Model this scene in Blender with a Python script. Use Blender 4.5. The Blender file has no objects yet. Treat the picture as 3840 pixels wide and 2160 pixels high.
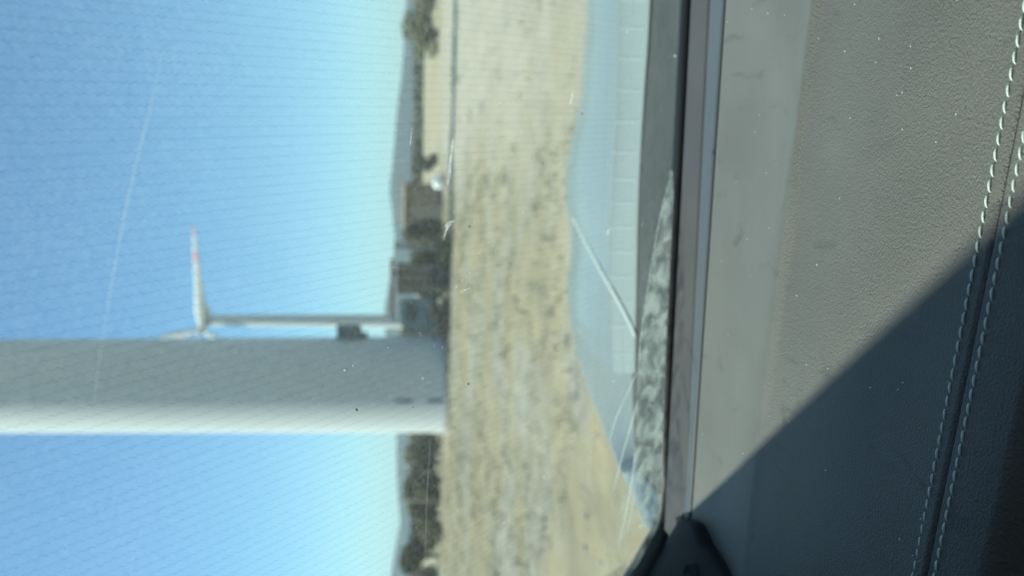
import bpy, bmesh, math, random
import numpy as np
from mathutils import Vector, Matrix, noise
random.seed(7); rng = np.random.default_rng(7)
R = math.radians
sc = bpy.context.scene
COL = sc.collection

# ------------------------------------------------------------------ camera
EYE = 1.5
PITCH = math.atan(360/3014); YAW = R(6.5); ROLL = R(-.6)
fwd = Vector((-math.sin(YAW)*math.cos(PITCH), math.cos(YAW)*math.cos(PITCH), -math.sin(PITCH)))
rgt = Vector((math.cos(YAW), math.sin(YAW), 0))
upv = rgt.cross(fwd)
cx, cy = -upv, rgt.copy()                      # the phone is held on its side: picture-left is up
cx2 = cx*math.cos(ROLL) - cy*math.sin(ROLL); cy2 = cx*math.sin(ROLL) + cy*math.cos(ROLL)
cam_d = bpy.data.cameras.new('camera'); cam = bpy.data.objects.new('camera', cam_d); COL.objects.link(cam)
m = Matrix((cx2, cy2, -fwd)).transposed().to_4x4(); m.translation = (0, 0, EYE)
cam.matrix_world = m
cam_d.sensor_width = 36; cam_d.lens = 28.26; cam_d.clip_start = .02; cam_d.clip_end = 30000
cam_d.dof.use_dof = True; cam_d.dof.focus_distance = .335; cam_d.dof.aperture_fstop = 9.0
cam_d.dof.aperture_blades = 0
sc.camera = cam
F = 3014
def ray(x, y):
    a = (x-1920)/F; b = (1080-y)/F
    return cx2*a + cy2*b + fwd
def onz(x, y, z):                              # where a sight line meets the level z above the ground
    d = ray(x, y); return Vector((0, 0, EYE)) + d*((z-EYE)/d.z)
GY, GZ = .615, 1.30                            # foot line of the windscreen, raked 45 degrees
def ong(x, y, off=0.0):
    d = ray(x, y); s = (GY + (GZ-EYE) - off*1.4142)/(d.y+d.z)
    return Vector((0, 0, EYE)) + d*s

# ------------------------------------------------------------------ sky and sun
EL = R(51); SUN = Vector((-.990, .10, 0)).normalized()*math.cos(EL) + Vector((0, 0, math.sin(EL)))
w = bpy.data.worlds.new('World'); sc.world = w; w.use_nodes = True
nt = w.node_tree; bg = nt.nodes['Background']
sky = nt.nodes.new('ShaderNodeTexSky'); sky.sky_type = 'NISHITA'; sky.sun_disc = False
sky.sun_elevation = EL; sky.sun_rotation = math.atan2(SUN.x, SUN.y)
sky.altitude = 100; sky.air_density = 1.0; sky.dust_density = .3; sky.ozone_density = 2.2
tintn = nt.nodes.new('ShaderNodeMix'); tintn.data_type = 'RGBA'; tintn.blend_type = 'MULTIPLY'; tintn.inputs[0].default_value = 1
tintn.inputs[7].default_value = (.74, 1.0, 1.08, 1)
nt.links.new(sky.outputs[0], tintn.inputs[6]); nt.links.new(tintn.outputs[2], bg.inputs[0]); bg.inputs[1].default_value = .092
sd = bpy.data.lights.new('sun', 'SUN'); sd.energy = 5.0; sd.angle = R(1.3); sd.color = (1, .95, .87)
so = bpy.data.objects.new('sun', sd); COL.objects.link(so); so.rotation_euler = (-SUN).to_track_quat('-Z', 'Y').to_euler()
sc.view_settings.view_transform = 'Standard'; sc.view_settings.look = 'None'
sc.view_settings.gamma = 1; sc.view_settings.exposure = .90
sc.cycles.max_bounces = 10; sc.cycles.transparent_max_bounces = 40
sc.cycles.use_denoising = True; sc.cycles.volume_bounces = 0
sc.cycles.sample_clamp_indirect = 4

# ------------------------------------------------------------------ helpers
def tag(o, label=None, cat=None, group=None, kind=None):
    for k, v in (('label', label), ('category', cat), ('group', group), ('kind', kind)):
        if v: o[k] = v
    return o
def empty(name, loc=(0, 0, 0), rz=0):
    o = bpy.data.objects.new(name, None); COL.objects.link(o); o.location = loc; o.rotation_euler.z = rz
    o.empty_display_size = .1; return o
def mesh(name, V, Fc, mat, parent=None, smooth=False):
    me = bpy.data.meshes.new(name); me.from_pydata([tuple(v) for v in V], [], [tuple(f) for f in Fc]); me.update()
    if smooth: me.polygons.foreach_set('use_smooth', [True]*len(me.polygons))
    me.materials.append(mat)
    o = bpy.data.objects.new(name, me); COL.objects.link(o)
    if parent: o.parent = parent
    return o
def fromcoll(o, parent, inv=True): o.parent = parent; return o
class MB:
    def __init__(s): s.V = []; s.F = []
    def add(s, V, Fc):
        n = len(s.V); s.V += [Vector(v) for v in V]; s.F += [[i+n for i in f] for f in Fc]; return s
    def box(s, c, d, rot=None, bev=0):
        bm = bmesh.new(); bmesh.ops.create_cube(bm, size=1)
        bmesh.ops.scale(bm, vec=d, verts=bm.verts)
        if bev: bmesh.ops.bevel(bm, geom=bm.edges[:], offset=bev, segments=2, affect='EDGES', profile=.6)
        M = Matrix.Translation(c) @ (rot.to_4x4() if rot else Matrix.Identity(4))
        bm.transform(M); bm.verts.index_update()
        s.add([v.co.copy() for v in bm.verts], [[v.index for v in f.verts] for f in bm.faces]); bm.free(); return s
    def tube(s, pts, rad, n=10, caps=True):
        pts = [Vector(p) for p in pts]
        if not hasattr(rad, '__len__'): rad = [rad]*len(pts)
        V = []; prev = None
        for i, p in enumerate(pts):
            t = (pts[min(i+1, len(pts)-1)]-pts[max(i-1, 0)]).normalized()
            if prev is None: u = t.orthogonal().normalized()
            else: u = (prev-t*prev.dot(t)).normalized()
            prev = u; v = t.cross(u)
            V += [p+(u*math.cos(k*2*math.pi/n)+v*math.sin(k*2*math.pi/n))*rad[i] for k in range(n)]
        Fc = [[i*n+k, i*n+(k+1) % n, (i+1)*n+(k+1) % n, (i+1)*n+k] for i in range(len(pts)-1) for k in range(n)]
        if caps: Fc += [list(range(n))[::-1], [(len(pts)-1)*n+k for k in range(n)]]
        return s.add(V, Fc)
    def lathe(s, prof, n=24, c=(0, 0, 0), ax='z'):
        V = []
        for r, z in prof:
            for k in range(n):
                a = 2*math.pi*k/n; p = (r*math.cos(a), r*math.sin(a), z)
                if ax == 'y': p = (p[0], p[2], p[1])
                if ax == 'x': p = (p[2], p[0], p[1])
                V.append(Vector(p)+Vector(c))
        Fc = [[i*n+k, i*n+(k+1) % n, (i+1)*n+(k+1) % n, (i+1)*n+k] for i in range(len(prof)-1) for k in range(n)]
        Fc += [list(range(n))[::-1], [(len(prof)-1)*n+k for k in range(n)]]
        return s.add(V, Fc)
    def build(s, name, mat, parent=None, smooth=False): return mesh(name, s.V, s.F, mat, parent, smooth)
def grid(fn, nu, nv):
    V = [fn(i/nu, j/nv) for j in range(nv+1) for i in range(nu+1)]
    Fc = [[j*(nu+1)+i, j*(nu+1)+i+1, (j+1)*(nu+1)+i+1, (j+1)*(nu+1)+i] for j in range(nv) for i in range(nu)]
    return V, Fc
def spline(P, n):                                # Catmull-Rom through the points
    P = [Vector(p) for p in P]; out = []
    for i in range(len(P)-1):
        p0, p1, p2, p3 = P[max(i-1, 0)], P[i], P[i+1], P[min(i+2, len(P)-1)]
        for k in range(n):
            t = k/n
            out.append(.5*((2*p1)+(p2-p0)*t+(2*p0-5*p1+4*p2-p3)*t*t+(3*p1-p0-3*p2+p3)*t**3))
    out.append(P[-1]); return out

# ------------------------------------------------------------------ materials
def mat(name, col, rough=.6, metal=0, spec=.5, vary=None, vscale=3, vdetail=6, bump=None, bscale=50, bdist=.01, coords='Object', stretch=None):
    mt = bpy.data.materials.new(name); mt.use_nodes = True; t = mt.node_tree; b = t.nodes['Principled BSDF']
    b.inputs['Base Color'].default_value = (*col, 1); b.inputs['Roughness'].default_value = rough
    b.inputs['Metallic'].default_value = metal; b.inputs['Specular IOR Level'].default_value = spec
    tc = t.nodes.new('ShaderNodeTexCoord'); co = tc.outputs[coords]
    if stretch:
        mp = t.nodes.new('ShaderNodeMapping'); mp.inputs['Scale'].default_value = stretch
        t.links.new(co, mp.inputs[0]); co = mp.outputs[0]
    if vary:
        n = t.nodes.new('ShaderNodeTexNoise'); n.inputs['Scale'].default_value = vscale; n.inputs['Detail'].default_value = vdetail
        t.links.new(co, n.inputs['Vector'])
        r = t.nodes.new('ShaderNodeValToRGB'); r.color_ramp.elements[0].position = .32; r.color_ramp.elements[1].position = .68
        r.color_ramp.elements[0].color = (*col, 1); r.color_ramp.elements[1].color = (*vary, 1)
        t.links.new(n.outputs['Fac'], r.inputs[0]); t.links.new(r.outputs[0], b.inputs['Base Color'])
    if bump:
        n2 = t.nodes.new('ShaderNodeTexNoise'); n2.inputs['Scale'].default_value = bscale; n2.inputs['Detail'].default_value = 4
        t.links.new(co, n2.inputs['Vector'])
        bp = t.nodes.new('ShaderNodeBump'); bp.inputs['Strength'].default_value = bump; bp.inputs['Distance'].default_value = bdist
        t.links.new(n2.outputs['Fac'], bp.inputs['Height']); t.links.new(bp.outputs[0], b.inputs['Normal'])
    return mt
def leather(name, col, c2, grain, strength, zone=False):
    mt = bpy.data.materials.new(name); mt.use_nodes = True; t = mt.node_tree; b = t.nodes['Principled BSDF']; N = t.nodes.new; L = t.links.new
    tc = N('ShaderNodeTexCoord')
    mp = N('ShaderNodeMapping'); mp.inputs['Scale'].default_value = (1.0, 1.5, 1); mp.inputs['Rotation'].default_value = (0, 0, .5); L(tc.outputs['Object'], mp.inputs[0])
    n0 = N('ShaderNodeTexNoise'); n0.inputs['Scale'].default_value = 300; n0.inputs['Detail'].default_value = 2; L(mp.outputs[0], n0.inputs['Vector'])
    v = N('ShaderNodeTexVoronoi'); v.feature = 'DISTANCE_TO_EDGE'; v.inputs['Scale'].default_value = grain
    ad = N('ShaderNodeMix'); ad.data_type = 'VECTOR'; ad.inputs[0].default_value = .0025; L(mp.outputs[0], ad.inputs[4]); L(n0.outputs['Color'], ad.inputs[5]); L(ad.outputs[1], v.inputs['Vector'])
    n1 = N('ShaderNodeTexNoise'); n1.inputs['Scale'].default_value = grain*.9; n1.inputs['Detail'].default_value = 5; L(mp.outputs[0], n1.inputs['Vector'])
    mx = N('ShaderNodeMath'); mx.operation = 'MULTIPLY_ADD'; mx.inputs[1].default_value = .45; L(v.outputs['Distance'], mx.inputs[0]); L(n1.outputs['Fac'], mx.inputs[2])
    bp = N('ShaderNodeBump'); bp.inputs['Strength'].default_value = strength; bp.inputs['Distance'].default_value = .0011; L(mx.outputs[0], bp.inputs['Height'])
    n3 = N('ShaderNodeTexNoise'); n3.inputs['Scale'].default_value = 9; n3.inputs['Detail'].default_value = 3; L(mp.outputs[0], n3.inputs['Vector'])
    bp2 = N('ShaderNodeBump'); bp2.inputs['Strength'].default_value = .35; bp2.inputs['Distance'].default_value = .006; L(n3.outputs['Fac'], bp2.inputs['Height']); L(bp.outputs[0], bp2.inputs['Normal'])
    L(bp2.outputs[0], b.inputs['Normal'])
    n2 = N('ShaderNodeTexNoise'); n2.inputs['Scale'].default_value = 14; n2.inputs['Detail'].default_value = 8; L(tc.outputs['Object'], n2.inputs['Vector'])
    r = N('ShaderNodeValToRGB'); r.color_ramp.elements[0].position = .3; r.color_ramp.elements[1].position = .7
    r.color_ramp.elements[0].color = (*col, 1); r.color_ramp.elements[1].color = (*c2, 1); L(n2.outputs['Fac'], r.inputs[0]); 
    ms = N('ShaderNodeMapping'); ms.inputs['Scale'].default_value = (3.2, 1, 1); L(tc.outputs['Object'], ms.inputs[0])
    n5 = N('ShaderNodeTexNoise'); n5.inputs['Scale'].default_value = 26; n5.inputs['Detail'].default_value = 5; n5.inputs['Distortion'].default_value = .8; L(ms.outputs[0], n5.inputs['Vector'])
    r5 = N('ShaderNodeMapRange'); r5.inputs[1].default_value = .62; r5.inputs[2].default_value = .78; L(n5.outputs['Fac'], r5.inputs[0])
    sc5 = N('ShaderNodeMix'); sc5.data_type = 'RGBA'; sc5.inputs[7].default_value = (col[0]*.62, col[1]*.68, col[2]*.72, 1); L(r5.outputs[0], sc5.inputs[0]); L(r.outputs[0], sc5.inputs[6]); L(sc5.outputs[2], b.inputs['Base Color'])
    b.inputs['Roughness'].default_value = .5; b.inputs['Specular IOR Level'].default_value = .45
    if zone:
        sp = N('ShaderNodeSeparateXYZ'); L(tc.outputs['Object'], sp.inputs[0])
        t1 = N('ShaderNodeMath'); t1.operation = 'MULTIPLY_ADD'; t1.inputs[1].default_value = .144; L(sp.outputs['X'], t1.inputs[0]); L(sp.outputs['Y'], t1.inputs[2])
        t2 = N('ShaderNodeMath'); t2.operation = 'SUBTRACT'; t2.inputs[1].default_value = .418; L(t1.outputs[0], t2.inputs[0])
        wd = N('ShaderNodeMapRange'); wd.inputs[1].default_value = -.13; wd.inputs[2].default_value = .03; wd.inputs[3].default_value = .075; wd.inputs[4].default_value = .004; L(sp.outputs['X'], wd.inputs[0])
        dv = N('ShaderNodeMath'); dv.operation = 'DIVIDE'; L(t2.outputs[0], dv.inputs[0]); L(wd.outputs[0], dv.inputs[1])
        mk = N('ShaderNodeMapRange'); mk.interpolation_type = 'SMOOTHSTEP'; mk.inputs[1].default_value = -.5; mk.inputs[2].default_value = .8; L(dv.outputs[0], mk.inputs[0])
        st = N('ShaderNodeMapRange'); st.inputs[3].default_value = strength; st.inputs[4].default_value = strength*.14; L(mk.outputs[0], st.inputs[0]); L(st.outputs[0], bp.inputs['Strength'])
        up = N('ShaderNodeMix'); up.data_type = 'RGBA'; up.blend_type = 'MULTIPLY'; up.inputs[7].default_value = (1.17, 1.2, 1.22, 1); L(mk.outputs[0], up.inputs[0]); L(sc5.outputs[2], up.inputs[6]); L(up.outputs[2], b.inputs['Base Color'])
    return mt
M = {}
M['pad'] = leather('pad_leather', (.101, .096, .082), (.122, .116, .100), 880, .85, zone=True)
M['pillar'] = mat('pillar_plastic', (.006, .008, .010), .7, spec=.2, bump=.2, bscale=900, bdist=.0005)
M['black'] = mat('rubber', (.006, .008, .009), .55)
M['dark'] = mat('dark_plastic', (.012, .016, .02), .6)
M['plum'] = mat('plum_plastic', (.058, .051, .047), .55, vary=(.070, .062, .058), vscale=18)
M['blue'] = mat('blue_grey_plastic', (.074, .084, .090), .5, vary=(.084, .094, .101), vscale=14)
M['thread'] = mat('thread', (.62, .66, .6), .55, bump=.8, bscale=1800, bdist=.0004)
M['white'] = mat('tower_paint', (.55, .565, .55), .35, spec=.2, vary=(.50, .52, .51), vscale=.35, vdetail=4, stretch=(1, 1, .12))
M['red'] = mat('red_paint', (.64, .30, .30), .45)
M['concrete'] = mat('concrete', (.38, .37, .33), .9, vary=(.28, .27, .24), vscale=2)
M['steel'] = mat('grey_steel', (.10, .12, .13), .5, vary=(.16, .17, .17), vscale=4)
M['rust'] = mat('rusty_steel', (.30, .20, .125), .8, vary=(.38, .27, .175), vscale=2.5)
M['orange'] = mat('orange_boom', (.42, .22, .08), .6, vary=(.30, .17, .08), vscale=3)
M['cab'] = mat('cab_paint', (.27, .34, .32), .5, vary=(.16, .21, .21), vscale=2)
M['glassdark'] = mat('cab_glass', (.03, .045, .05), .1)
M['tyre'] = mat('tyre', (.02, .02, .02), .9)
M['brownwall'] = mat('brown_sheet', (.25, .18, .12), .8, vary=(.33, .26, .175), vscale=1.4)
M['wood'] = mat('grey_wood', (.44, .39, .30), .9, vary=(.22, .18, .13), vscale=5)
M['bark'] = mat('bark', (.12, .09, .06), .9)
M['tank'] = mat('white_plastic', (.78, .80, .78), .4)
M['leaf_dark'] = mat('leaf_dark', (.055, .062, .032), .8, vary=(.09, .092, .045), vscale=1.2)
M['leaf_olive'] = mat('leaf_olive', (.085, .092, .035), .8, vary=(.13, .125, .05), vscale=1.2)
M['leaf_brown'] = mat('leaf_brown', (.20, .175, .105), .85, vary=(.13, .13, .075), vscale=1)
M['weed'] = mat('weed', (.26, .24, .15), .9, vary=(.20, .19, .12), vscale=2)
M['hill'] = mat('hill', (.035, .05, .04), .95, vary=(.065, .075, .055), vscale=.004)
M['straw'] = mat('straw', (.38, .335, .215), .9, vary=(.29, .275, .175), vscale=.8)
M['stone'] = mat('stone', (.40, .38, .32), .9, vary=(.25, .24, .2), vscale=9)
M['bonnet'] = mat('bonnet_paint', (.275, .31, .275), .42, metal=.35, vary=(.295, .33, .295), vscale=2)
M['bonnet'].node_tree.nodes['Principled BSDF'].inputs['Coat Weight'].default_value = .4
M['bonnet'].node_tree.nodes['Principled BSDF'].inputs['Coat Roughness'].default_value = .12
M['cowl'] = mat('cowl_plastic', (.225, .262, .245), .55)
M['vent_reflection'] = mat('reflection_pale', (.33, .38, .355), .5)  # pale tone standing in for vent lines reflected in the glass
M['pale'] = mat('crease_glint', (.42, .47, .43), .5)  # tone of the highlight painted along the bonnet crease
M['frit'] = mat('cowl_tray', (.030, .036, .031), .75, spec=.25, vary=(.040, .047, .041), vscale=30)
M['headliner'] = mat('headliner', (.25, .25, .24), .9)

def glassmat(name, tint, dust, haze_scale=400):
    mt = bpy.data.materials.new(name); mt.use_nodes = True; t = mt.node_tree; N = t.nodes.new; L = t.links.new
    t.nodes.remove(t.nodes['Principled BSDF']); out = t.nodes['Material Output']
    tr = N('ShaderNodeBsdfTransparent'); tr.inputs[0].default_value = (*tint, 1)
    gl = N('ShaderNodeBsdfGlossy'); gl.inputs['Roughness'].default_value = .02; gl.inputs[0].default_value = (1, 1, 1, 1)
    fr = N('ShaderNodeFresnel'); ge = N('ShaderNodeNewGeometry')          # thin pane: the same reflectance from either face
    io = N('ShaderNodeMapRange'); io.inputs[3].default_value = 1.5; io.inputs[4].default_value = 1/1.5; L(ge.outputs['Backfacing'], io.inputs[0]); L(io.outputs[0], fr.inputs[0])
    ml = N('ShaderNodeMath'); ml.operation = 'MULTIPLY'; ml.inputs[1].default_value = .75; L(fr.outputs[0], ml.inputs[0])
    m1 = N('ShaderNodeMixShader'); L(ml.outputs[0], m1.inputs[0]); L(tr.outputs[0], m1.inputs[1]); L(gl.outputs[0], m1.inputs[2])
    df = N('ShaderNodeBsdfTranslucent'); df.inputs[0].default_value = (.75, .8, .76, 1)
    tc = N('ShaderNodeTexCoord')
    n = N('ShaderNodeTexNoise'); n.inputs['Scale'].default_value = haze_scale; n.inputs['Detail'].default_value = 5; L(tc.outputs['Object'], n.inputs['Vector'])
    n2 = N('ShaderNodeTexNoise'); n2.inputs['Scale'].default_value = 6; L(tc.outputs['Object'], n2.inputs['Vector'])
    a = N('ShaderNodeMapRange'); a.inputs[1].default_value = .35; a.inputs[2].default_value = .8; a.inputs[3].default_value = dust*.5; a.inputs[4].default_value = dust*2.2; L(n.outputs['Fac'], a.inputs[0])
    mu = N('ShaderNodeMath'); mu.operation = 'MULTIPLY'; L(a.outputs[0], mu.inputs[0]); L(n2.outputs['Fac'], mu.inputs[1])
    m2 = N('ShaderNodeMixShader'); L(mu.outputs[0], m2.inputs[0]); L(m1.outputs[0], m2.inputs[1]); L(df.outputs[0], m2.inputs[2])
    L(m2.outputs[0], out.inputs[0]); return mt
M['glass'] = glassmat('windscreen_glass', (.865, .938, .915), .035)
def dirtmat(name, col, lo, hi, scale, stretch, dens=1.0, edge=False):
    mt = bpy.data.materials.new(name); mt.use_nodes = True; t = mt.node_tree; N = t.nodes.new; L = t.links.new
    t.nodes.remove(t.nodes['Principled BSDF']); out = t.nodes['Material Output']
    tr = N('ShaderNodeBsdfTransparent'); d1 = N('ShaderNodeBsdfDiffuse'); d1.inputs[0].default_value = (*col, 1)
    d2 = N('ShaderNodeBsdfTranslucent'); d2.inputs[0].default_value = (*col, 1)
    md = N('ShaderNodeMixShader'); md.inputs[0].default_value = .6; L(d1.outputs[0], md.inputs[1]); L(d2.outputs[0], md.inputs[2])
    tc = N('ShaderNodeTexCoord'); mp = N('ShaderNodeMapping'); mp.inputs['Scale'].default_value = stretch; L(tc.outputs['Object'], mp.inputs[0])
    n = N('ShaderNodeTexNoise'); n.inputs['Scale'].default_value = scale; n.inputs['Detail'].default_value = 7; n.inputs['Distortion'].default_value = .6; L(mp.outputs[0], n.inputs['Vector'])
    a = N('ShaderNodeMapRange'); a.inputs[1].default_value = .38; a.inputs[2].default_value = .66; a.inputs[3].default_value = lo; a.inputs[4].default_value = hi; L(n.outputs['Fac'], a.inputs[0])
    f = a.outputs[0]
    if edge:
        at = N('ShaderNodeAttribute'); at.attribute_name = 'cover'
        mm = N('ShaderNodeMath'); mm.operation = 'MULTIPLY'; L(f, mm.inputs[0]); L(at.outputs['Fac'], mm.inputs[1]); f = mm.outputs[0]
    m1 = N('ShaderNodeMixShader'); L(f, m1.inputs[0]); L(tr.outputs[0], m1.inputs[1]); L(md.outputs[0], m1.inputs[2])
    L(m1.outputs[0], out.inputs[0]); return mt
M['dirt'] = dirtmat('road_dust', (.62, .66, .58), .0, .60, 75, (1, .8, .8), edge=True)
M['scratch_and_reflection'] = dirtmat('scratch_and_reflection', (.85, .88, .82), .25, .7, 300, (1, 1, 1))
M['streak'] = dirtmat('streak_and_reflection', (.8, .86, .82), .05, .12, 30, (1, 1, 1))
M['smear'] = dirtmat('wiper_smear', (.8, .86, .82), .26, .45, 30, (1, 1, 1))
M['wire'] = mat('wire', (.20, .25, .25), .5)
M['grime'] = mat('grime', (.06, .07, .07), .9)

def groundmat():
    mt = bpy.data.materials.new('dry_soil'); mt.use_nodes = True; t = mt.node_tree; b = t.nodes['Principled BSDF']; N = t.nodes.new; L = t.links.new
    geo = N('ShaderNodeNewGeometry')
    def noi(s, d, st=(1, 1, 1), dist=0):
        mp = N('ShaderNodeMapping'); mp.inputs['Scale'].default_value = st; L(geo.outputs['Position'], mp.inputs[0])
        n = N('ShaderNodeTexNoise'); n.inputs['Scale'].default_value = s; n.inputs['Detail'].default_value = d; n.inputs['Distortion'].default_value = dist; L(mp.outputs[0], n.inputs['Vector']); return n.outputs['Fac']
    def ramp(f, els):
        r = N('ShaderNodeValToRGB'); e = r.color_ramp.elements
        while len(e) < len(els): e.new(.5)
        for k, (p, c) in enumerate(els): e[k].position = p; e[k].color = (*c, 1)
        L(f, r.inputs[0]); return r.outputs[0]
    def mix(f, a, c):
        mx = N('ShaderNodeMix'); mx.data_type = 'RGBA'
        if isinstance(f, float): mx.inputs[0].default_value = f
        else: L(f, mx.inputs[0])
        L(a, mx.inputs[6]); L(c, mx.inputs[7]); return mx.outputs[2]
    soil = ramp(noi(.5, 10, dist=1.1), [(.30, (.200, .168, .108)), (.5, (.262, .220, .142)), (.68, (.325, .272, .178))])
    grass = ramp(noi(2.2, 8, (1, .6, 1)), [(.32, (.150, .138, .086)), (.5, (.222, .190, .110)), (.7, (.295, .240, .130))])
    sand = ramp(noi(1.3, 9), [(.3, (.295, .265, .205)), (.7, (.355, .322, .25))])
    sx = N('ShaderNodeSeparateXYZ'); L(geo.outputs['Position'], sx.inputs[0])
    # sandy yard to the right, weedy soil to the left
    ad = N('ShaderNodeMath'); ad.operation = 'MULTIPLY_ADD'; ad.inputs[1].default_value = 9; L(noi(.22, 5), ad.inputs[0]); L(sx.outputs['X'], ad.inputs[2])
    mr = N('ShaderNodeMapRange'); mr.inputs[1].default_value = 3.0; mr.inputs[2].default_value = 7.5; mr.interpolation_type = 'SMOOTHSTEP'; L(ad.outputs[0], mr.inputs[0])
    left = mix(noi(.5, 6), soil, grass)
    peb = ramp(noi(3.5, 8), [(.35, (.17, .158, .125)), (.6, (.285, .265, .205))])
    pm = N('ShaderNodeMapRange'); pm.inputs[1].default_value = .48; pm.inputs[2].default_value = .6; L(noi(.28, 4, (1, 1, 1), .6), pm.inputs[0])
    left = mix(pm.outputs[0], left, peb)
    mp = N('ShaderNodeMapping'); mp.inputs['Rotation'].default_value = (0, 0, .95); mp.inputs['Scale'].default_value = (.18, 1.25, 1); L(geo.outputs['Position'], mp.inputs[0])
    ns = N('ShaderNodeTexNoise'); ns.inputs['Scale'].default_value = 1; ns.inputs['Detail'].default_value = 5; ns.inputs['Distortion'].default_value = .5; L(mp.outputs[0], ns.inputs['Vector'])
    rut = ramp(ns.outputs['Fac'], [(.38, (.72, .72, .74)), (.5, (1, 1, 1)), (.62, (1.16, 1.12, 1.0))])
    mr2 = N('ShaderNodeMix'); mr2.data_type = 'RGBA'; mr2.blend_type = 'MULTIPLY'; mr2.inputs[0].default_value = .3; L(left, mr2.inputs[6]); L(rut, mr2.inputs[7]); left = mr2.outputs[2]
    c = mix(mr.outputs[0], left, sand)
    # far fields
    fm = N('ShaderNodeMapRange'); fm.inputs[1].default_value = 46; fm.inputs[2].default_value = 60; L(sx.outputs['Y'], fm.inputs[0])
    field = ramp(noi(.035, 4, (.5, 1, 1)), [(.35, (.28, .235, .145)), (.5, (.33, .285, .195)), (.62, (.21, .20, .12))])
    c = mix(fm.outputs[0], c, field)
    L(c, b.inputs['Base Color']); b.inputs['Roughness'].default_value = .95; b.inputs['Specular IOR Level'].default_value = .1
    bp = N('ShaderNodeBump'); bp.inputs['Strength'].default_value = .4; bp.inputs['Distance'].default_value = .08; L(noi(5, 8), bp.inputs['Height']); L(bp.outputs[0], b.inputs['Normal'])
    return mt
M['ground'] = groundmat()

# ------------------------------------------------------------------ ground and hills
def ghgt(x, y):
    if y > 60 or y < 2: return 0
    f = min(1, (y-2)/4)*min(1, (60-y)/15)
    return f*(.10*(noise.noise(Vector((x*.35, y*.35, 0))))+.05*noise.noise(Vector((x*1.3, y*1.3, 3)))+.025*noise.noise(Vector((x*3.5, y*3.5, 9))))
xs = sorted(set(list(np.arange(-22, 22.01, .2))+[-9000, -3000, -900, -300, -120, -60, -40, -30, 30, 40, 60, 120, 300, 900, 3000, 9000]))
ys = sorted(set(list(np.arange(4, 44.01, .2))+[-9000, -900, -100, -20, 0, 2, 46, 50, 60, 80, 110, 160, 250, 500, 1200, 3000, 9000]))
V = [(x, y, ghgt(x, y)) for y in ys for x in xs]; nx = len(xs)
Fc = [[j*nx+i, j*nx+i+1, (j+1)*nx+i+1, (j+1)*nx+i] for j in range(len(ys)-1) for i in range(nx-1)]
tag(mesh('ground', V, Fc, M['ground'], smooth=True), kind='structure')

def ridge(name, prof, Y, depth, seed, extra=()):
    """prof: (picture y, picture x) of the skyline; built as a long real ridge Y metres away."""
    pts = []
    for (py, px) in prof:
        d = ray(px, py); s = Y/d.y; pts.append((d.x*s, EYE+d.z*s))
    pts = list(extra[0] if extra else []) + sorted(pts) + list(extra[1] if extra else [])
    X = np.array([p[0] for p in pts]); Z = np.array([p[1] for p in pts])
    def f(u, v):
        x = X[0]+(X[-1]-X[0])*u; z = float(np.interp(x, X, Z))
        k = math.sin(math.pi*min(1, v/.9)) if v < .45 else math.cos((v-.45)/.55*math.pi/2)
        n = noise.noise(Vector((x/Y*14, v*3, seed)))*.10+noise.noise(Vector((x/Y*60, v*9, seed)))*.04
        return (x, Y+(v-.45)*depth, max(-1, z*k*(1+n*(1-k)*2)+z*.05*noise.noise(Vector((x/Y*40, seed, 1)))))
    V, Fc = grid(f, 220, 16)
    o = mesh(name, V, Fc, M['hill'], smooth=True); tag(o, kind='structure'); return o
H = [(-40, 1524), (0, 1525), (100, 1521), (250, 1510), (400, 1492), (600, 1474), (720, 1460), (800, 1472), (870, 1482), (1000, 1474), (1100, 1452), (1190, 1442), (1300, 1450), (1500, 1480), (1620, 1488), (1750, 1488), (1850, 1496), (1950, 1506), (2020, 1498), (2100, 1478), (2200, 1460)]
hl = 3200
ridge('hills', H, hl, 1600, 2.0, ([(-6000, 60), (-2600, 90)], [(2600, 60), (6000, 40)]))

# ------------------------------------------------------------------ plants
def leaves(mb, c, r, n, size, rnd):
    """n leaf-clump faces spread over and through an ellipsoid"""
    for _ in range(n):
        d = Vector((rnd.gauss(0, 1), rnd.gauss(0, 1), rnd.gauss(0, 1))).normalized()
        q = rnd.uniform(.45, 1.05)
        p = Vector((c[0]+d.x*r[0]*q, c[1]+d.y*r[1]*q, c[2]+d.z*r[2]*q))
        u = Vector((rnd.gauss(0, 1), rnd.gauss(0, 1), rnd.gauss(0, 1))).normalized(); v = u.orthogonal().normalized()
        s = size*rnd.uniform(.6, 1.5)
        n0 = len(mb.V); mb.V += [p-u*s, p+v*s*.5, p+u*s, p-v*s*.5]; mb.F.append([n0, n0+1, n0+2, n0+3])
def bush(name, loc, w, h, leafmat, label, cat, group=None, seed=1, trunk=False, n=900, lobes=7, base=.1):
    rnd = random.Random(seed); root = empty(name, loc); tag(root, label, cat, group)
    tb = MB(); cb = MB(); t0 = h*(.35 if trunk else .12)
    for k in range(lobes):
        a = rnd.uniform(0, 6.28); rr = w*.5*rnd.uniform(.15, .62)
        zc = rnd.uniform(t0+h*(.15 if trunk else .03), h*.8)
        q = .5+.5*math.sin(math.pi*min(1, zc/h))
        c = (math.cos(a)*rr*q, math.sin(a)*rr*q, zc)
        tb.tube([(0, 0, -.1), (c[0]*.25, c[1]*.25, t0), (c[0]*.7, c[1]*.7, (t0+c[2])*.5+.05), c], [.05*h**.5, .04*h**.5, .02*h**.5, .008], 6)
        leaves(cb, c, (w*.26, w*.26, h*.22), n//lobes, h*.035+.02, rnd)
    tb.build('trunk' if trunk else 'stems', M['bark'], root); cb.build('crown', leafmat, root)
    return root
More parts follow.
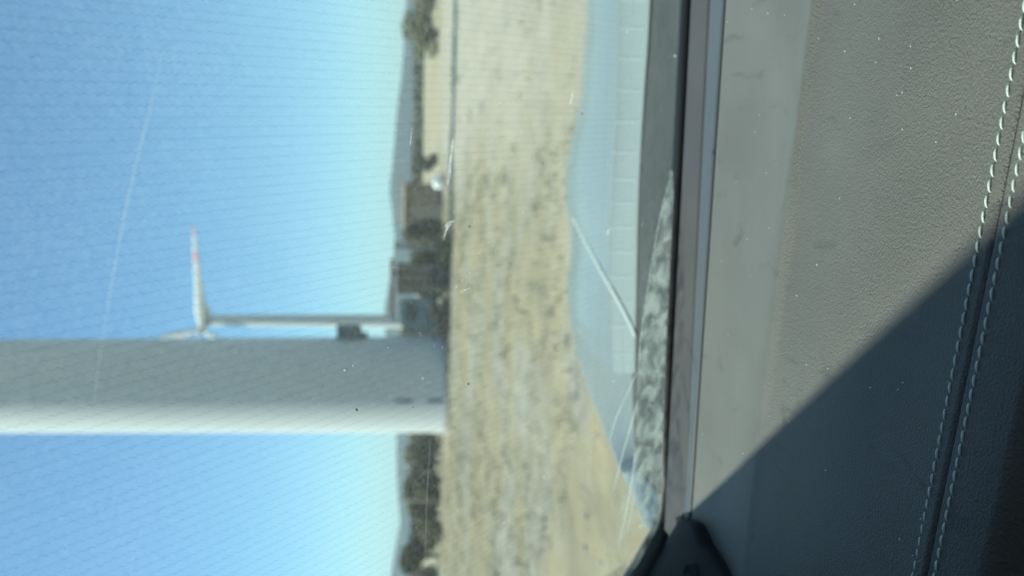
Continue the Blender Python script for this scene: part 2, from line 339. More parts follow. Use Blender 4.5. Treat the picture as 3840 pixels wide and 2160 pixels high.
def groundpt(px, py, Y=None):
    d = ray(px, py)
    s = Y/d.y if Y else (0-EYE)/d.z
    return Vector((d.x*s, d.y*s, EYE+d.z*s))
def atY(py, Y, px=1600):
    d = ray(px, py); s = Y/d.y; return d.x*s
# (kind, picture y, distance, width, height, material, label)
plants = [
 ('round_bush', 118, 62, 4.2, 3.0, 'leaf_olive', 'big round olive green bush standing alone near the right-hand end of the field'),
 ('bush', -10, 75, 4.6, 2.6, 'leaf_olive', 'olive bush cut by the edge, beyond the big round bush'),
 ('bush', 612, 60, 1.6, 1.8, 'leaf_dark', 'small dark shrub against the far corner of the brown shed'),
 ('tall_shrub', 872, 43, 1.6, 2.35, 'leaf_dark', 'dark green shrub between the brown shed and the pale post'),
 ('low_shrub', 915, 34, 1.5, .75, 'leaf_olive', 'low green weed clump on the soil in front of the pale post'),
 ('low_shrub', 1060, 36.5, 1.6, .5, 'leaf_olive', 'low yellow-green weeds growing along the side of the old truck'),
 ('scrub', 1668, 44, 2.1, 2.3, 'leaf_brown', 'brown-green scrub bush right beside the lit side of the turbine tower'),
 ('scrub', 1735, 46, 1.7, 2.0, 'leaf_dark', 'dark scrub bush between the tower-side scrub and the near wooden post'),
 ('scrub', 1800, 42, 1.6, 1.8, 'leaf_dark', 'dark rounded scrub bush between the two wooden posts'),
 ('scrub', 1862, 44, 1.8, 2.1, 'leaf_brown', 'brownish scrub bush just behind the outer wooden post'),
 ('scrub', 1930, 44, 2.0, 1.9, 'leaf_olive', 'olive scrub bush between the outer wooden post and the dark tree'),
 ('scrub', 1995, 40, 1.4, 1.0, 'leaf_olive', 'low yellow-olive bush at the foot of the dark tree'),
 ('low_shrub', 985, 35.5, 1.5, .7, 'leaf_brown', 'low brown weeds in front of the rear wheel of the old truck'),
 ('low_shrub', 1180, 35.5, 1.9, .8, 'leaf_dark', 'dark weeds in front of the cab of the old truck'),
 ('scrub', 975, 47, 2.6, 2.3, 'leaf_dark', 'dark bush showing between the pale post and the rusty body of the old truck'),
 ('scrub', 1110, 46, 3.0, 2.2, 'leaf_dark', 'dark bush behind the gap between the truck body and its cab'),
 ('scrub', 1215, 44, 2.6, 2.3, 'leaf_brown', 'brown bush behind the truck cab next to the tower'),
 ('scrub', 1702, 49, 2.4, 2.0, 'leaf_brown', 'brown scrub filling the gap behind the bush nearest the lit side of the tower'),
 ('scrub', 1770, 50, 2.4, 1.9, 'leaf_brown', 'brown scrub directly behind the thin post nearer the tower'),
 ('scrub', 1835, 49, 2.3, 2.2, 'leaf_olive', 'taller olive scrub rising midway between the two thin posts'),
 ('scrub', 1900, 50, 2.4, 2.0, 'leaf_brown', 'brown scrub right behind the thin post farther from the tower'),
 ('scrub', 1962, 49, 2.5, 1.6, 'leaf_brown', 'lower brown scrub next to the small dark tree, on its tower side'),
 ('scrub', 2030, 50, 2.3, 1.3, 'leaf_olive', 'low olive scrub half hidden behind the small dark tree'),
 ('tree', 2085, 44, 2.3, 2.25, 'leaf_dark', 'small dark tree with dense round crown, farthest from the tower'),
 ('scrub', 2170, 46, 2.6, 1.7, 'leaf_brown', 'brown bush cut by the edge behind the dark tree'),
]
for i, (nm, py, Y, wd, ht, mm, lb) in enumerate(plants):
    bush(nm, (atY(py, Y), Y, 0), wd, ht, M[mm], lb, 'tree' if nm == 'tree' else 'bush', seed=40+i, trunk=(nm == 'tree'), n=2600)
# distant wood across the fields
rnd = random.Random(5); wd_ = MB()
for k in range(260):
    py = rnd.uniform(-250, 900) if k < 190 else rnd.uniform(1500, 2400)
    Y = rnd.uniform(215, 300); x = atY(py, Y); h = rnd.uniform(1.4, 2.9)
    leaves(wd_, (x, Y, h*.5), (rnd.uniform(3, 7), 3, h*.55), 80, .8, rnd)
tag(wd_.build('distant_wood', M['leaf_dark']), 'dark belt of trees far across the yellow fields under the hills', 'woodland', kind='stuff')
# weeds and tufts on the soil
tf = MB(); rnd = random.Random(11)
for _ in range(3800):
    Y = 6+38*rnd.random()**.8; py = rnd.uniform(-100, 2350)
    x = atY(py, Y, 1700)
    if x > .8 and rnd.random() < .93: continue
    if noise.noise(Vector((x*.4, Y*.4, 5))) < -.12: continue
    for q in range(8):
        a = rnd.uniform(0, 6.28); L_ = rnd.uniform(.05, .16); tilt = rnd.uniform(.2, 1.1)
        b0 = Vector((x+rnd.gauss(0, .05), Y+rnd.gauss(0, .05), ghgt(x, Y)-.01)); tp = b0+Vector((math.cos(a)*L_*tilt, math.sin(a)*L_*tilt, L_))
        sd_ = Vector((-math.sin(a), math.cos(a), 0))*.008
        n0 = len(tf.V); tf.V += [b0-sd_, b0+sd_, tp]; tf.F.append([n0, n0+1, n0+2])
tag(tf.build('dry_grass', M['straw']), 'sparse dry grass tufts on the bare soil', 'grass', kind='stuff')
wv = MB(); rnd = random.Random(21)
for _ in range(130):                             # darker weed clumps: real little cushions that shade the soil
    Y = 13+26*rnd.random(); py = rnd.uniform(100, 2300); x = atY(py, Y, 1700)
    if x > .5 and rnd.random() < .85: continue
    r = rnd.uniform(.07, .24)
    leaves(wv, (x, Y, ghgt(x, Y)+r*.12), (r, r*1.2, r*.4), 40, r*.16, rnd)
tag(wv.build('weed_clumps', M['weed']), 'small grey-brown weed cushions scattered over the soil', 'weeds', kind='stuff')
st = MB(); rnd = random.Random(31)
for _ in range(700):
    Y = 6+34*rnd.random(); x = atY(rnd.uniform(-50, 2300), Y, 1700); r = rnd.uniform(.01, .03)
    st.box((x, Y, ghgt(x, Y)+r*.3), (r*2, r*1.6, r), Matrix.Rotation(rnd.uniform(0, 3), 3, 'Z'), r*.25)
tag(st.build('gravel', M['stone']), 'loose pale stones strewn over the soil', 'gravel', kind='stuff')

# ------------------------------------------------------------------ wind turbines
def blade(L_, c0):
    V = []; n = 22; m_ = 10; prof = []
    for i in range(n+1):
        t = i/n; r = 1.2+t*L_
        ch = c0*(.45+.55*min(1, t/.18)) if t < .18 else c0*(1-.86*((t-.18)/.82)**.9)
        th = ch*(.42-.28*min(1, t*2.2))+.03; tw = R(14)*(1-t)
        for k in range(m_):
            a = 2*math.pi*k/m_; x = math.cos(a)*ch*.5+ch*.12; y = math.sin(a)*th*.5
            V.append(Vector((x*math.cos(tw)-y*math.sin(tw), x*math.sin(tw)+y*math.cos(tw)-1.2*t*t, r)))
    Fc = [[i*m_+k, i*m_+(k+1) % m_, (i+1)*m_+(k+1) % m_, (i+1)*m_+k] for i in range(n) for k in range(m_)]
    Fc += [list(range(m_))[::-1], [n*m_+k for k in range(m_)]]
    return V, Fc, n, m_
def turbine(loc, r0, r1, Hh, rz, rot, label, L_=38):
    root = empty('wind_turbine', loc, 0); tag(root, label, 'wind turbine')
    tw = MB(); prof = [(r0*1.0, .02)]
    for k in range(0, 25): t = k/24; prof.append((r0+(r1-r0)*t, .25+(Hh-.25)*t))
    tw.lathe(prof, 72); tw.build('tower', M['white'], root, True)
    fl = MB().lathe([(r0+.16, 0), (r0+.16, .16), (r0+.03, .18), (r0+.03, .26), (r0-.02, .27)], 72).build('base_flange', M['concrete'], root)
    for z in (Hh*.28, Hh*.55, Hh*.8):
        rr = r0+(r1-r0)*(z/Hh); MB().lathe([(rr-.02, z-.07), (rr+.018, z-.05), (rr+.018, z+.05), (rr-.02, z+.07)], 72).build('section_joint', M['white'], root)
    na = empty('nacelle_group', (0, 0, Hh))
    Rz = Matrix.Rotation(rz, 3, 'Z')
    nm = MB().box(Rz @ Vector((0, 1.2, 1.6)) + Vector((0, 0, Hh)), (3.2, 9.5, 3.4), Rz, .7); nac = nm.build('nacelle', M['white'], root, True)
    bpy.data.objects.remove(na)
    hubc = Rz @ Vector((0, -4.9, 1.6)) + Vector((0, 0, Hh))
    hb = MB(); hb.lathe([(1.5, 1.3), (1.65, .4), (1.6, -.6), (1.2, -1.5), (.5, -2.1), (.05, -2.25)], 24, ax='y')
    hb.V = [Rz @ v + hubc for v in hb.V]; hub = hb.build('hub', M['white'], root, True)
    for k in range(3):
        V, Fc, n, m_ = blade(L_, 4.0)
        A = Rz @ Matrix.Rotation(rot+k*2*math.pi/3, 3, 'Y')
        b = mesh('blade', [A @ v + hubc for v in V], Fc, M['white'], root, True)
        b.data.materials.append(M['red'])
        for pl in b.data.polygons:
            i = min(pl.vertices)//m_; t = (i+.5)/n
            if t > .91 or .68 < t < .78: pl.material_index = 1
    return root
# near tower
tb = groundpt(1679, 1441); TR = 178/F*(tb-Vector((0, 0, EYE))).length
near = turbine((tb.x, tb.y, 0), TR, TR*.62, 82, R(20), R(25), 'huge near white turbine tower, cut off by the frame, one side in deep shade')
# items on the near tower
def on_tower(ang, z, out=0.0):                   # ang measured from the direction facing the car, + to the right
    b = math.atan2(-tb.y, -tb.x)+ang; rr = TR*(1-.38*z/82)+out
    return Vector((math.cos(b)*rr, math.sin(b)*rr, z)), b
for z0, z1 in ((1.55, 2.35), (.15, 1.0)):
    s_ = MB()
    P = []; 
    for k in range(13):
        z = z0+(z1-z0)*k/12; hw = .085*math.sin(math.pi*min(1, (k+.8)/13.6))**.5+.01
        for dw, o_ in ((-hw, .0), (-hw, .035), (hw, .035), (hw, .0)):
            p, b = on_tower(-R(19)+dw/TR, z, o_-.012); P.append(p)
    Fc = [[i*4+j, i*4+j+1, (i+1)*4+j+1, (i+1)*4+j] for i in range(12) for j in range(3)]+[[0, 1, 2, 3], [48, 49, 50, 51][::-1]]
    s_.add(P, Fc).build('vent_slot', M['steel'], near)
p, b = on_tower(R(74), 4.42, 0)
Rm = Matrix.Rotation(b, 3, 'Z')
lamp = MB(); lamp.box(p+Rm @ Vector((.28, 0, .0)), (.7, .42, 1.0), Rm, .17); lo = lamp.build('lamp_housing', M['steel'], near, True)
MB().box(p+Rm @ Vector((.10, 0, -.62)), (.34, .06, .35), Rm, .01).build('lamp_bracket', M['steel'], near)
MB().box(p+Rm @ Vector((.30, 0, .53)), (.8, .52, .06), Rm, .02).build('lamp_hood', M['steel'], near)

# far turbine: hub at picture (745,1205), foot line 1560
Yf = 300; hx = ray(748, 1205); s = Yf/hx.y; hub = Vector((0, 0, EYE))+hx*s
far = turbine((hub.x-.3, hub.y+4.6, 0), 2.7, 2.0, hub.z-1.6, R(-40), R(98), 'distant white wind turbine with red banded blades, seen beside the huge near tower', L_=52)

# ------------------------------------------------------------------ yard objects behind the tower
def place(name, py, Y, label, cat, rz=None, group=None):
    x = atY(py, Y, 1680); o = empty(name, (x, Y, 0), YAW if rz is None else rz); tag(o, label, cat, group); return o
# brown shed
sh = place('shed', 770, 48, 'weathered brown shed of upright corrugated sheets beside the white tank', 'shed')
w_, d_, h_ = 2.25, 1.8, 2.2
cs = MB(); n = 46
for side in range(4):
    pts = []
    a = side*math.pi/2; Wd = (w_ if side % 2 == 0 else d_); off = (d_ if side % 2 == 0 else w_)/2
    for k in range(n+1):
        u = -Wd/2+Wd*k/n; o_ = off+.028*math.sin(k*math.pi/1.5)
        pts.append(Matrix.Rotation(a, 3, 'Z') @ Vector((u, -o_, 0)))
    cs.add([p for p in pts]+[p+Vector((0, 0, h_)) for p in pts], [[k, k+1, n+2+k, n+1+k] for k in range(n)])
cs.build('wall', M['brownwall'], sh)
MB().box((0, 0, h_+.05), (w_+.3, d_+.35, .07), Matrix.Rotation(.05, 3, 'X'), .01).build('roof', M['rust'], sh)
dr = MB().box((-.5, -d_/2-.05, .95), (.75, .05, 1.85), None, .008).build('door', M['wood'], sh)
MB().box((-.24, -d_/2-.10, .95), (.04, .05, .14), None, .008).build('handle', M['steel'], dr)
# white tank
tk = place('water_tank', 684, 43.5, 'small white plastic water tank standing in the field by the brown shed', 'water tank')
MB().lathe([(.30, .12), (.35, .18), (.36, .28), (.345, .34), (.36, .4), (.36, .5), (.3, .6), (.14, .66)], 28).build('tank_body', M['tank'], tk, True)
MB().lathe([(.12, .655), (.12, .72), (.10, .74)], 20).build('lid', M['steel'], tk)
MB().box((0, 0, .06), (.8, .8, .10), None, .01).build('pallet', M['wood'], tk)
# posts
def post(py, Y, h, r, label, lean=0):
    o = place('wooden_post', py, Y, label, 'post'); o['group'] = 'pale posts behind the tower'
    MB().tube([(0, 0, -.1), (0, 0, h*.5), (lean, 0, h)], [r, r*.95, r*.85], 10).build('shaft', M['wood'], o)
    MB().lathe([(r*1.0, h-.03), (r*1.1, h+.0), (r*.5, h+.05)], 10, c=(lean, 0, 0)).build('cap', M['wood'], o)
post(932, 37, 2.45, .15, 'pale thick wooden post leaning slightly next to the old truck', .12)
post(1766, 43, 2.2, .06, 'thin grey wooden post among the scrub, the one nearer the tower', -.05)
post(1878, 43, 2.25, .06, 'thin grey wooden post among the scrub, the one farther from the tower', .08)
# old crane truck: box body to the right, cab to the left, loader boom above
tr = place('crane_truck', 1110, 38.5, 'old crane truck with rust-brown box body, grey-green cab and orange boom on top', 'truck')
BX = 2.0
bd = MB(); bd.box((.82, 0, 1.42), (1.35, 1.9, 1.75), None, .05); bd.build('box_body', M['rust'], tr)
fr = MB()
for x in (.14, .60, 1.05, 1.50): fr.box((x, -.98, 1.42), (.07, .06, 1.8), None, .01)
for z in (.54, 2.31): fr.box((.82, -.985, z), (1.45, .065, .09), None, .01)
fr.build('body_frame', M['dark'], tr)
MB().box((-.1, -.0, .62), (3.6, .9, .16), None, .02).build('chassis', M['dark'], tr)
cb = MB(); prof = [(-1.75, .75), (-1.80, 1.2), (-1.55, 1.95), (-1.3, 2.22), (-.25, 2.25), (-.12, 2.1), (-.12, .75)]
for yy in (-.95, .95): cb.V += [Vector((x, yy, z)) for x, z in prof]
k = len(prof); cb.F += [list(range(k)), list(range(k, 2*k))[::-1]]+[[i, (i+1) % k, k+(i+1) % k, k+i] for i in range(k)]
cab = cb.build('cab', M['cab'], tr)
MB().box((-.75, -.965, 1.70), (.85, .05, .48), None, .02).build('side_window', M['glassdark'], cab)
MB().box((-1.70, 0, 1.62), (.05, 1.6, .62), Matrix.Rotation(.32, 3, 'Y'), .02).build('windscreen', M['glassdark'], cab)
MB().box((-.75, -.965, 1.05), (.85, .03, .7), None, .02).build('door', M['cab'], cab)
MB().box((-1.05, -1.02, .66), (1.1, .12, .34), Matrix.Rotation(-.5, 3, 'Y'), .03).build('front_fender', M['rust'], tr)
MB().box((-1.85, 0, .62), (.14, 2.0, .26), None, .03).build('bumper', M['steel'], tr)
for x, y in ((-1.15, -.85), (-1.15, .85), (.95, -.85), (.95, .85)):
    wh = MB().lathe([(.30, -.13), (.42, -.12), (.44, -.05), (.44, .05), (.42, .12), (.30, .13)], 24, c=(x, y, .44), ax='y').build('wheel', M['tyre'], tr)
    MB().lathe([(.22, -.145), (.24, -.10), (.24, .10), (.22, .145)], 18, c=(x, y, .44), ax='y').build('rim', M['steel'], wh)
bm_ = MB(); bm_.box((.30, -.2, 2.62), (2.9, .16, .17), Matrix.Rotation(R(-.8), 3, 'Y'), .02); boom = bm_.build('boom', M['orange'], tr)
MB().tube([(1.0, -.2, 2.3), (1.15, -.2, 2.6)], .09, 10).build('boom_mount', M['steel'], tr)
MB().lathe([(.02, -.17), (.13, -.13), (.17, 0), (.13, .13), (.02, .17)], 16, c=(-1.2, -.2, 2.55)).build('pulley_block', M['tank'], boom, True)
# scrap pile next to it
sp = place('scrap_pile', 1225, 36.3, 'low heap of rusty scrap sheets and timber beside the huge tower foot', 'scrap heap')
rnd = random.Random(3)
for k in range(7):
    A = Matrix.Rotation(rnd.uniform(-1, 1), 3, 'Z') @ Matrix.Rotation(rnd.uniform(-.6, .6), 3, 'Y')
    MB().box((rnd.uniform(-.6, .5), rnd.uniform(-.3, .3), .1+k*.07), (rnd.uniform(.7, 1.2), rnd.uniform(.2, .6), .05), A, .01).build('scrap_sheet' if k % 2 else 'plank', M['rust'] if k % 2 else M['wood'], sp)

# ------------------------------------------------------------------ the car
car = empty('car', (0, 0, 0)); tag(car, 'car seen from the driver seat: grey stitched dashboard, dusty heated windscreen, silver bonnet', 'car')
Z0 = 1.30
# dashboard --------------------------------------------------------
dash = empty('dashboard'); dash.parent = car
YR = lambda X: .418-.144*X if X > -.2 else .4468-.06*(X+.2)
YB = lambda X: .5371-.041*X
YG = lambda X: .2590-.152*X
def smooth(a, b, t): t = max(0, min(1, (t-a)/(b-a))); return t*t*(3-2*t)
X0, X1 = -.36, .75
def pad(u, v):                                   # one skin from the trim strips over the soft crease down to the seam
    X = X0+(X1-X0)*u; ya, ym, yb = YB(X)-.001, YR(X), YG(X)+.00022
    f_ = smooth(-.15, -.04, X)
    if v < .36:
        q = v/.36; Y = ya+(ym-ya)*q; z = Z0-.0035*math.sin(math.pi*q)+.0014*f_*smooth(.86, 1, q)-.002*(1-smooth(0, .05, q))
    else:
        q = (v-.36)/.64; Y = ym+(yb-ym)*q; z = Z0+.0014*f_-(.0004+.0018*f_)*smooth(0, .07, q)+.003*math.sin(math.pi*smooth(.05, 1, q))
        e = Y-yb; z -= .0014*(1-min(1, e/.0009))**2 if e < .0009 else 0
    return (X, Y, z+.0004*noise.noise(Vector((X*30, Y*30, 1)))*smooth(0, .1, v))
V, Fc = grid(pad, 340, 190); pd = mesh('leather_pad', V, Fc, M['pad'], dash, True)
zg = Z0-.0009
def lower(u, v):                                # hem beyond the seam, rolling over the front edge
    X = X0+(X1-X0)*u; ya = YG(X)-.00022
    s = v
    if s < .5:
        Y = ya-.0215*(s/.5); e = ya-Y; z = zg-.0014*(1-min(1, e/.0009))**2-.0025*(s/.5)**2
    else:
        q = (s-.5)/.5; Y = ya-.0215-.0165*math.sin(q*math.pi/2); z = zg-.0025-.10*(1-math.cos(q*math.pi/2))
    return (X, Y, z)
V, Fc = grid(lower, 220, 60); mesh('hem', V, Fc, M['pad'], dash, True)
g = MB(); g.tube([(X, YG(X), zg-.0009) for X in np.linspace(X0, X1, 60)], .0004, 6).build('seam', M['black'], dash)
for k, off in enumerate((.0064, -.0048)):
    s_ = MB(); X = -.34; rnd = random.Random(60+k); ho = MB()
    while X < .3:
        p0 = Vector((X, YG(X)+off-.0005, 0)); p1 = Vector((X+.0048, YG(X+.0048)+off+.0005, 0))
        zb = zg+(.0002 if k == 0 else -.0002)
        pts = []
        for q in range(7):
            t = q/6; pp = p0.lerp(p1, t); pts.append((pp.x, pp.y+rnd.gauss(0, .00003), zb-.0003+.00075*math.sin(math.pi*t)**.4))
        s_.tube(pts, [.00024, .00036, .00044, .00048, .00048, .00042, .00028], 8)
        ho.lathe([(.00035, -.0009), (.0004, .00005), (.0002, .0001)], 8, c=(p1.x+.0003, (p1.y+YG(X+.0054)+off-.0005)/2, zb-.0001))
        X += .0054
    st_ = s_.build('stitching', M['thread'], dash, True); ho.build('needle_holes', M['black'], dash)['kind'] = 'stuff'
# lint on the leather
ln = MB(); rnd = random.Random(90)
for _ in range(46):
    x = rnd.uniform(-.2, .12); y = rnd.uniform(.27, .52); ln.box((x, y, Z0+.0032), (rnd.uniform(.0003, .0009), .0004, .0003), Matrix.Rotation(rnd.uniform(0, 3), 3, 'Z'))
ln.build('lint', M['thread'], dash)['kind'] = 'stuff'
# trim strips
def strip(name, ya, yb, za, mt, bev=.0012, xl=-.262, xr=X1):
    n = 60; S = MB(); prof = [(0, -.012), (0, -bev), (bev, 0), (1, 0), (1.001, -bev), (1.001, -.012)]
    V = []
    for k in range(n+1):
        X = xl+(xr-xl)*k/n; A, B = ya(X), yb(X)
        for (t, dz) in ((0, -.012), (0, -bev), (bev, 0), (-bev, 0), (-.0, -bev), (-.0, -.012)): pass
        V += [(X, A, za-.012), (X, A, za-bev), (X, A-bev, za), (X, B+bev, za), (X, B, za-bev), (X, B, za-.012)]
    Fc = [[i*6+j, i*6+j+1, (i+1)*6+j+1, (i+1)*6+j] for i in range(n) for j in range(5)]+[[5, 4, 3, 2, 1, 0], [n*6+j for j in range(6)]]
    return mesh(name, V, Fc, mt, dash)
strip('defroster_trim', lambda X: .5985-.010*X, lambda X: .5594, Z0, M['plum'])
strip('edge_trim', lambda X: .5578, lambda X: YB(X)+.0006, Z0-.0004, M['blue'])
V, Fc = grid(lambda u, v: (X0+(X1-X0)*u, .66-.14*v, Z0-.014), 4, 4); mesh('vent_channel', V, Fc, M['black'], dash)
MB().box((.2, .425, Z0-.045), (1.06, .32, .05), None, .004).build('sun_leak_filler', M['black'], dash)  # filler added under the pad to stop sun leaking into the seam
# front face of the dashboard falling to the footwell
MB().box((.2, .27, Z0-.33), (1.2, .16, .46), None, .03).build('lower_fascia', M['dark'], dash)

# windscreen -------------------------------------------------------
ws = empty('windscreen'); ws.parent = car
UPG = Vector((0, -1, 1)).normalized(); NG = Vector((0, -1, -1)).normalized()   # up the glass / towards the cabin
def gp(X, v, off=0): return Vector((X, GY, GZ))+UPG*v+NG*off
GW0, GW1, GH = -.28, 1.05, .82
seal_px = [(2574, -150), (2569, 0), (2543, 500), (2518, 1000), (2499, 1400), (2490, 1700), (2491, 1850), (2480, 1970), (2447, 2060), (2395, 2160), (2335, 2260), (2200, 2480)]
sealpts = spline([ong(x, y, -.0) for x, y in seal_px], 8)
# outline of the pane, lower left corner rounded along the seal
def up_of(p): return (Vector(p)-Vector((0, GY, GZ))).dot(UPG)
low = [(p.x, up_of(p)-.006) for p in sealpts][::-1]
lowx = sorted(low)
outl = [(low[0][0]+.01, GH)]+low+[(GW1, low[-1][1]), (GW1, GH)]
def prism(name, outline, o0, o1, mt, parent):
    k = len(outline); V = [gp(x, v, o0) for x, v in outline]+[gp(x, v, o1) for x, v in outline]
    return mesh(name, V, [list(range(k)), list(range(k, 2*k))[::-1]]+[[i, (i+1) % k, k+(i+1) % k, k+i] for i in range(k)], mt, parent)
pane = prism('glass_pane', outl, -.0045, 0, M['glass'], ws)
# rubber seal
rad = []
for i, p in enumerate(sealpts):
    t = smooth(.45, .8, i/len(sealpts)); rad.append(.0066+.0062*t)
MB().tube([p+NG*.002+Vector((0, 0, -.001)) for p in sealpts], rad, 12).build('seal', M['black'], ws, True)
# heating wires baked into the glass
hw = MB(); sp_ = .0041; per = .0032; amp = .00045; wd2 = .000032
X = -.24; rnd = random.Random(8); VV = []; FF = []
while X < .30:
    ph = rnd.uniform(0, 6.28); n = int(.52/per)*8; v0 = .058
    base = len(VV); dx0 = rnd.gauss(0, .0002)
    for i in range(n):
        v = v0+i*per/8; s_ = math.sin(2*math.pi*v/per+ph); c_ = math.cos(2*math.pi*v/per+ph)
        x = X+dx0+amp*s_-.098*(v-.25)
        VV.append(gp(x-wd2, v, -.0022)); VV.append(gp(x+wd2, v, -.0022))
    FF += [[base+2*i, base+2*i+1, base+2*i+3, base+2*i+2] for i in range(n-1)]
    X += sp_
mesh('heating_wires', VV, FF, M['wire'], ws)
# dust beyond the wiper's reach
dl = [(2512, 640), (2480, 800), (2462, 900), (2444, 1010), (2422, 1130), (2403, 1260), (2392, 1400), (2386, 1550), (2380, 1680), (2366, 1800), (2330, 1900), (2265, 1990), (2200, 2080), (2160, 2170), (2120, 2300)]
dr_ = [(2522, 640), (2530, 800), (2528, 900), (2524, 1010), (2520, 1130), (2514, 1260), (2508, 1400), (2503, 1550), (2500, 1680), (2498, 1800), (2496, 1900), (2478, 1990), (2440, 2080), (2398, 2170), (2330, 2300)]
A = spline([ong(x, y, .0016) for x, y in dl], 8); B = spline([ong(x, y, .0016) for x, y in dr_], 8)
n = len(A); mcols = 10
V = [A[i].lerp(B[i], j/mcols) for i in range(n) for j in range(mcols+1)]
Fc = [[i*(mcols+1)+j, i*(mcols+1)+j+1, (i+1)*(mcols+1)+j+1, (i+1)*(mcols+1)+j] for i in range(n-1) for j in range(mcols)]
du = mesh('dust_film', V, Fc, M['dirt'], ws); du.data
at = du.data.attributes.new('cover', 'FLOAT', 'POINT')
vals = []
for i in range(n):
    e = i/(n-1)
    for j in range(mcols+1):
        low_ = .0 if j == 0 and e > .72 else 1
        vals.append((1 if e < .68 else 1-.55*smooth(.68, .8, e))*(low_ if e > .72 else 1)*(min(1, (j+ .0)/3) if e > .72 else 1))
at.data.foreach_set('value', vals)
# scratches, streaks and painted-in reflections, each thin strip on the inner face
def line_on_glass(name, pts, wpx, mt, off=.0022):
    P = spline(pts if len(pts) > 2 else [pts[0], ((pts[0][0]+pts[1][0])/2, (pts[0][1]+pts[1][1])/2), pts[1]], 8) if False else None
    pp = [Vector((x, y, 0)) for x, y in pts]; C = spline(pp, 8) if len(pp) > 2 else [pp[0].lerp(pp[1], k/8) for k in range(9)]
    V = []
    for i, c in enumerate(C):
        t = (C[min(i+1, len(C)-1)]-C[max(i-1, 0)]).normalized(); q = Vector((-t.y, t.x, 0)); f = i/(len(C)-1)
        hwid = wpx*.5*(min(1, min(f, 1-f)*6)*.8+.2)
        for sgn, o_ in ((-1, off), (1, off)):
            z = c+q*hwid*sgn; V.append(ong(z.x, z.y, o_))
    Fc = [[2*i, 2*i+1, 2*i+3, 2*i+2] for i in range(len(C)-1)]
    return mesh(name, V, Fc, mt, ws)
line_on_glass('streak', [(615, 180), (560, 420), (490, 700), (430, 1000), (380, 1300), (352, 1510)], 16, M['streak'])
for pts, wpx, mm in (
    ([(1617, 1600), (1604, 1800), (1597, 2000), (1592, 2160)], 5, 'streak'),
    ([(1912, 1465), (1902, 1600), (1895, 1800), (1893, 2020)], 5, 'streak'),
    ([(1700, 520), (1686, 620), (1678, 700)], 8, 'scratch_and_reflection'),
    ([(1694, 540), (1692, 600), (1688, 680)], 5, 'scratch_and_reflection'),
    ([(1703, 830), (1686, 835), (1668, 852)], 9, 'scratch_and_reflection'),
    ([(1696, 838), (1680, 850), (1668, 880), (1664, 902)], 7, 'scratch_and_reflection'),
    ([(1545, 480), (1541, 520), (1538, 545)], 4, 'scratch_and_reflection'),
    ([(1725, 1095), (1750, 1085), (1770, 1078)], 4, 'scratch_and_reflection'),
    ([(2147, 345), (2142, 375), (2138, 390)], 7, 'scratch_and_reflection'),
    ([(2284, 860), (2276, 885)], 7, 'scratch_and_reflection'),
    ([(1438, 204), (1500, 206), (1540, 208)], 6, 'streak'),  # the last three strips paint in faint reflections on the glass
    ([(1430, 600), (1480, 602), (1528, 604)], 10, 'streak'),
    ([(1425, 623), (1480, 625), (1532, 626)], 5, 'streak')):
    line_on_glass('scratch_and_reflection', pts, wpx, M[mm])
for pts, wpx in (([(2390, 1395), (2350, 1480), (2310, 1570), (2284, 1660)], 6), ([(2392, 1500), (2365, 1600), (2330, 1720), (2300, 1850)], 8),
                 ([(2384, 1690), (2365, 1830), (2342, 1950), (2318, 2050)], 9), ([(2383, 1800), (2372, 1900), (2350, 2000)], 7),
                 ([(2520, 650), (2478, 800), (2442, 1000), (2412, 1190), (2398, 1320), (2390, 1450)], 3)):
    line_on_glass('smear_line', pts, wpx, M['smear'] if wpx > 3 else M['scratch_and_reflection'], .0026)
# specks of dust and dead midges on the glass
sk = MB(); rnd = random.Random(77)
def speck(mb, x, y, r, off=.0024):
    k = 7; a0 = rnd.uniform(0, 6)
    V = [ong(x+math.cos(a0+i*6.283/k)*r*rnd.uniform(.5, 1.3), y+math.sin(a0+i*6.283/k)*r*rnd.uniform(.5, 1.6), off) for i in range(k)]
    mb.add(V, [list(range(k))])
for _ in range(260): speck(sk, rnd.uniform(1000, 2450), rnd.uniform(0, 2100), rnd.uniform(.7, 2.4))
for x, y in ((1292, 1390), (1323, 1370), (1585, 1418), (1734, 1052), (1797, 948), (1710, 1075), (2352, 120), (2530, 210), (2400, 1975), (1911, 2050), (1926, 1470), (2040, 1790), (1890, 1960), (1290, 1800), (2300, 1430)): speck(sk, x, y, 4.5)
sk.build('dust_specks', M['scratch_and_reflection'], ws)['kind'] = 'stuff'
dk = MB()
for x, y, r in ((1338, 1536, 7), (1756, 1438, 5), (1760, 848, 5), (2182, 425, 4), (1547, 1526, 3)): speck(dk, x, y, r*.6); speck(dk, x+r*.4, y+r*.5, r*.45)
dk.build('dead_midges', M['grime'], ws)['kind'] = 'stuff'

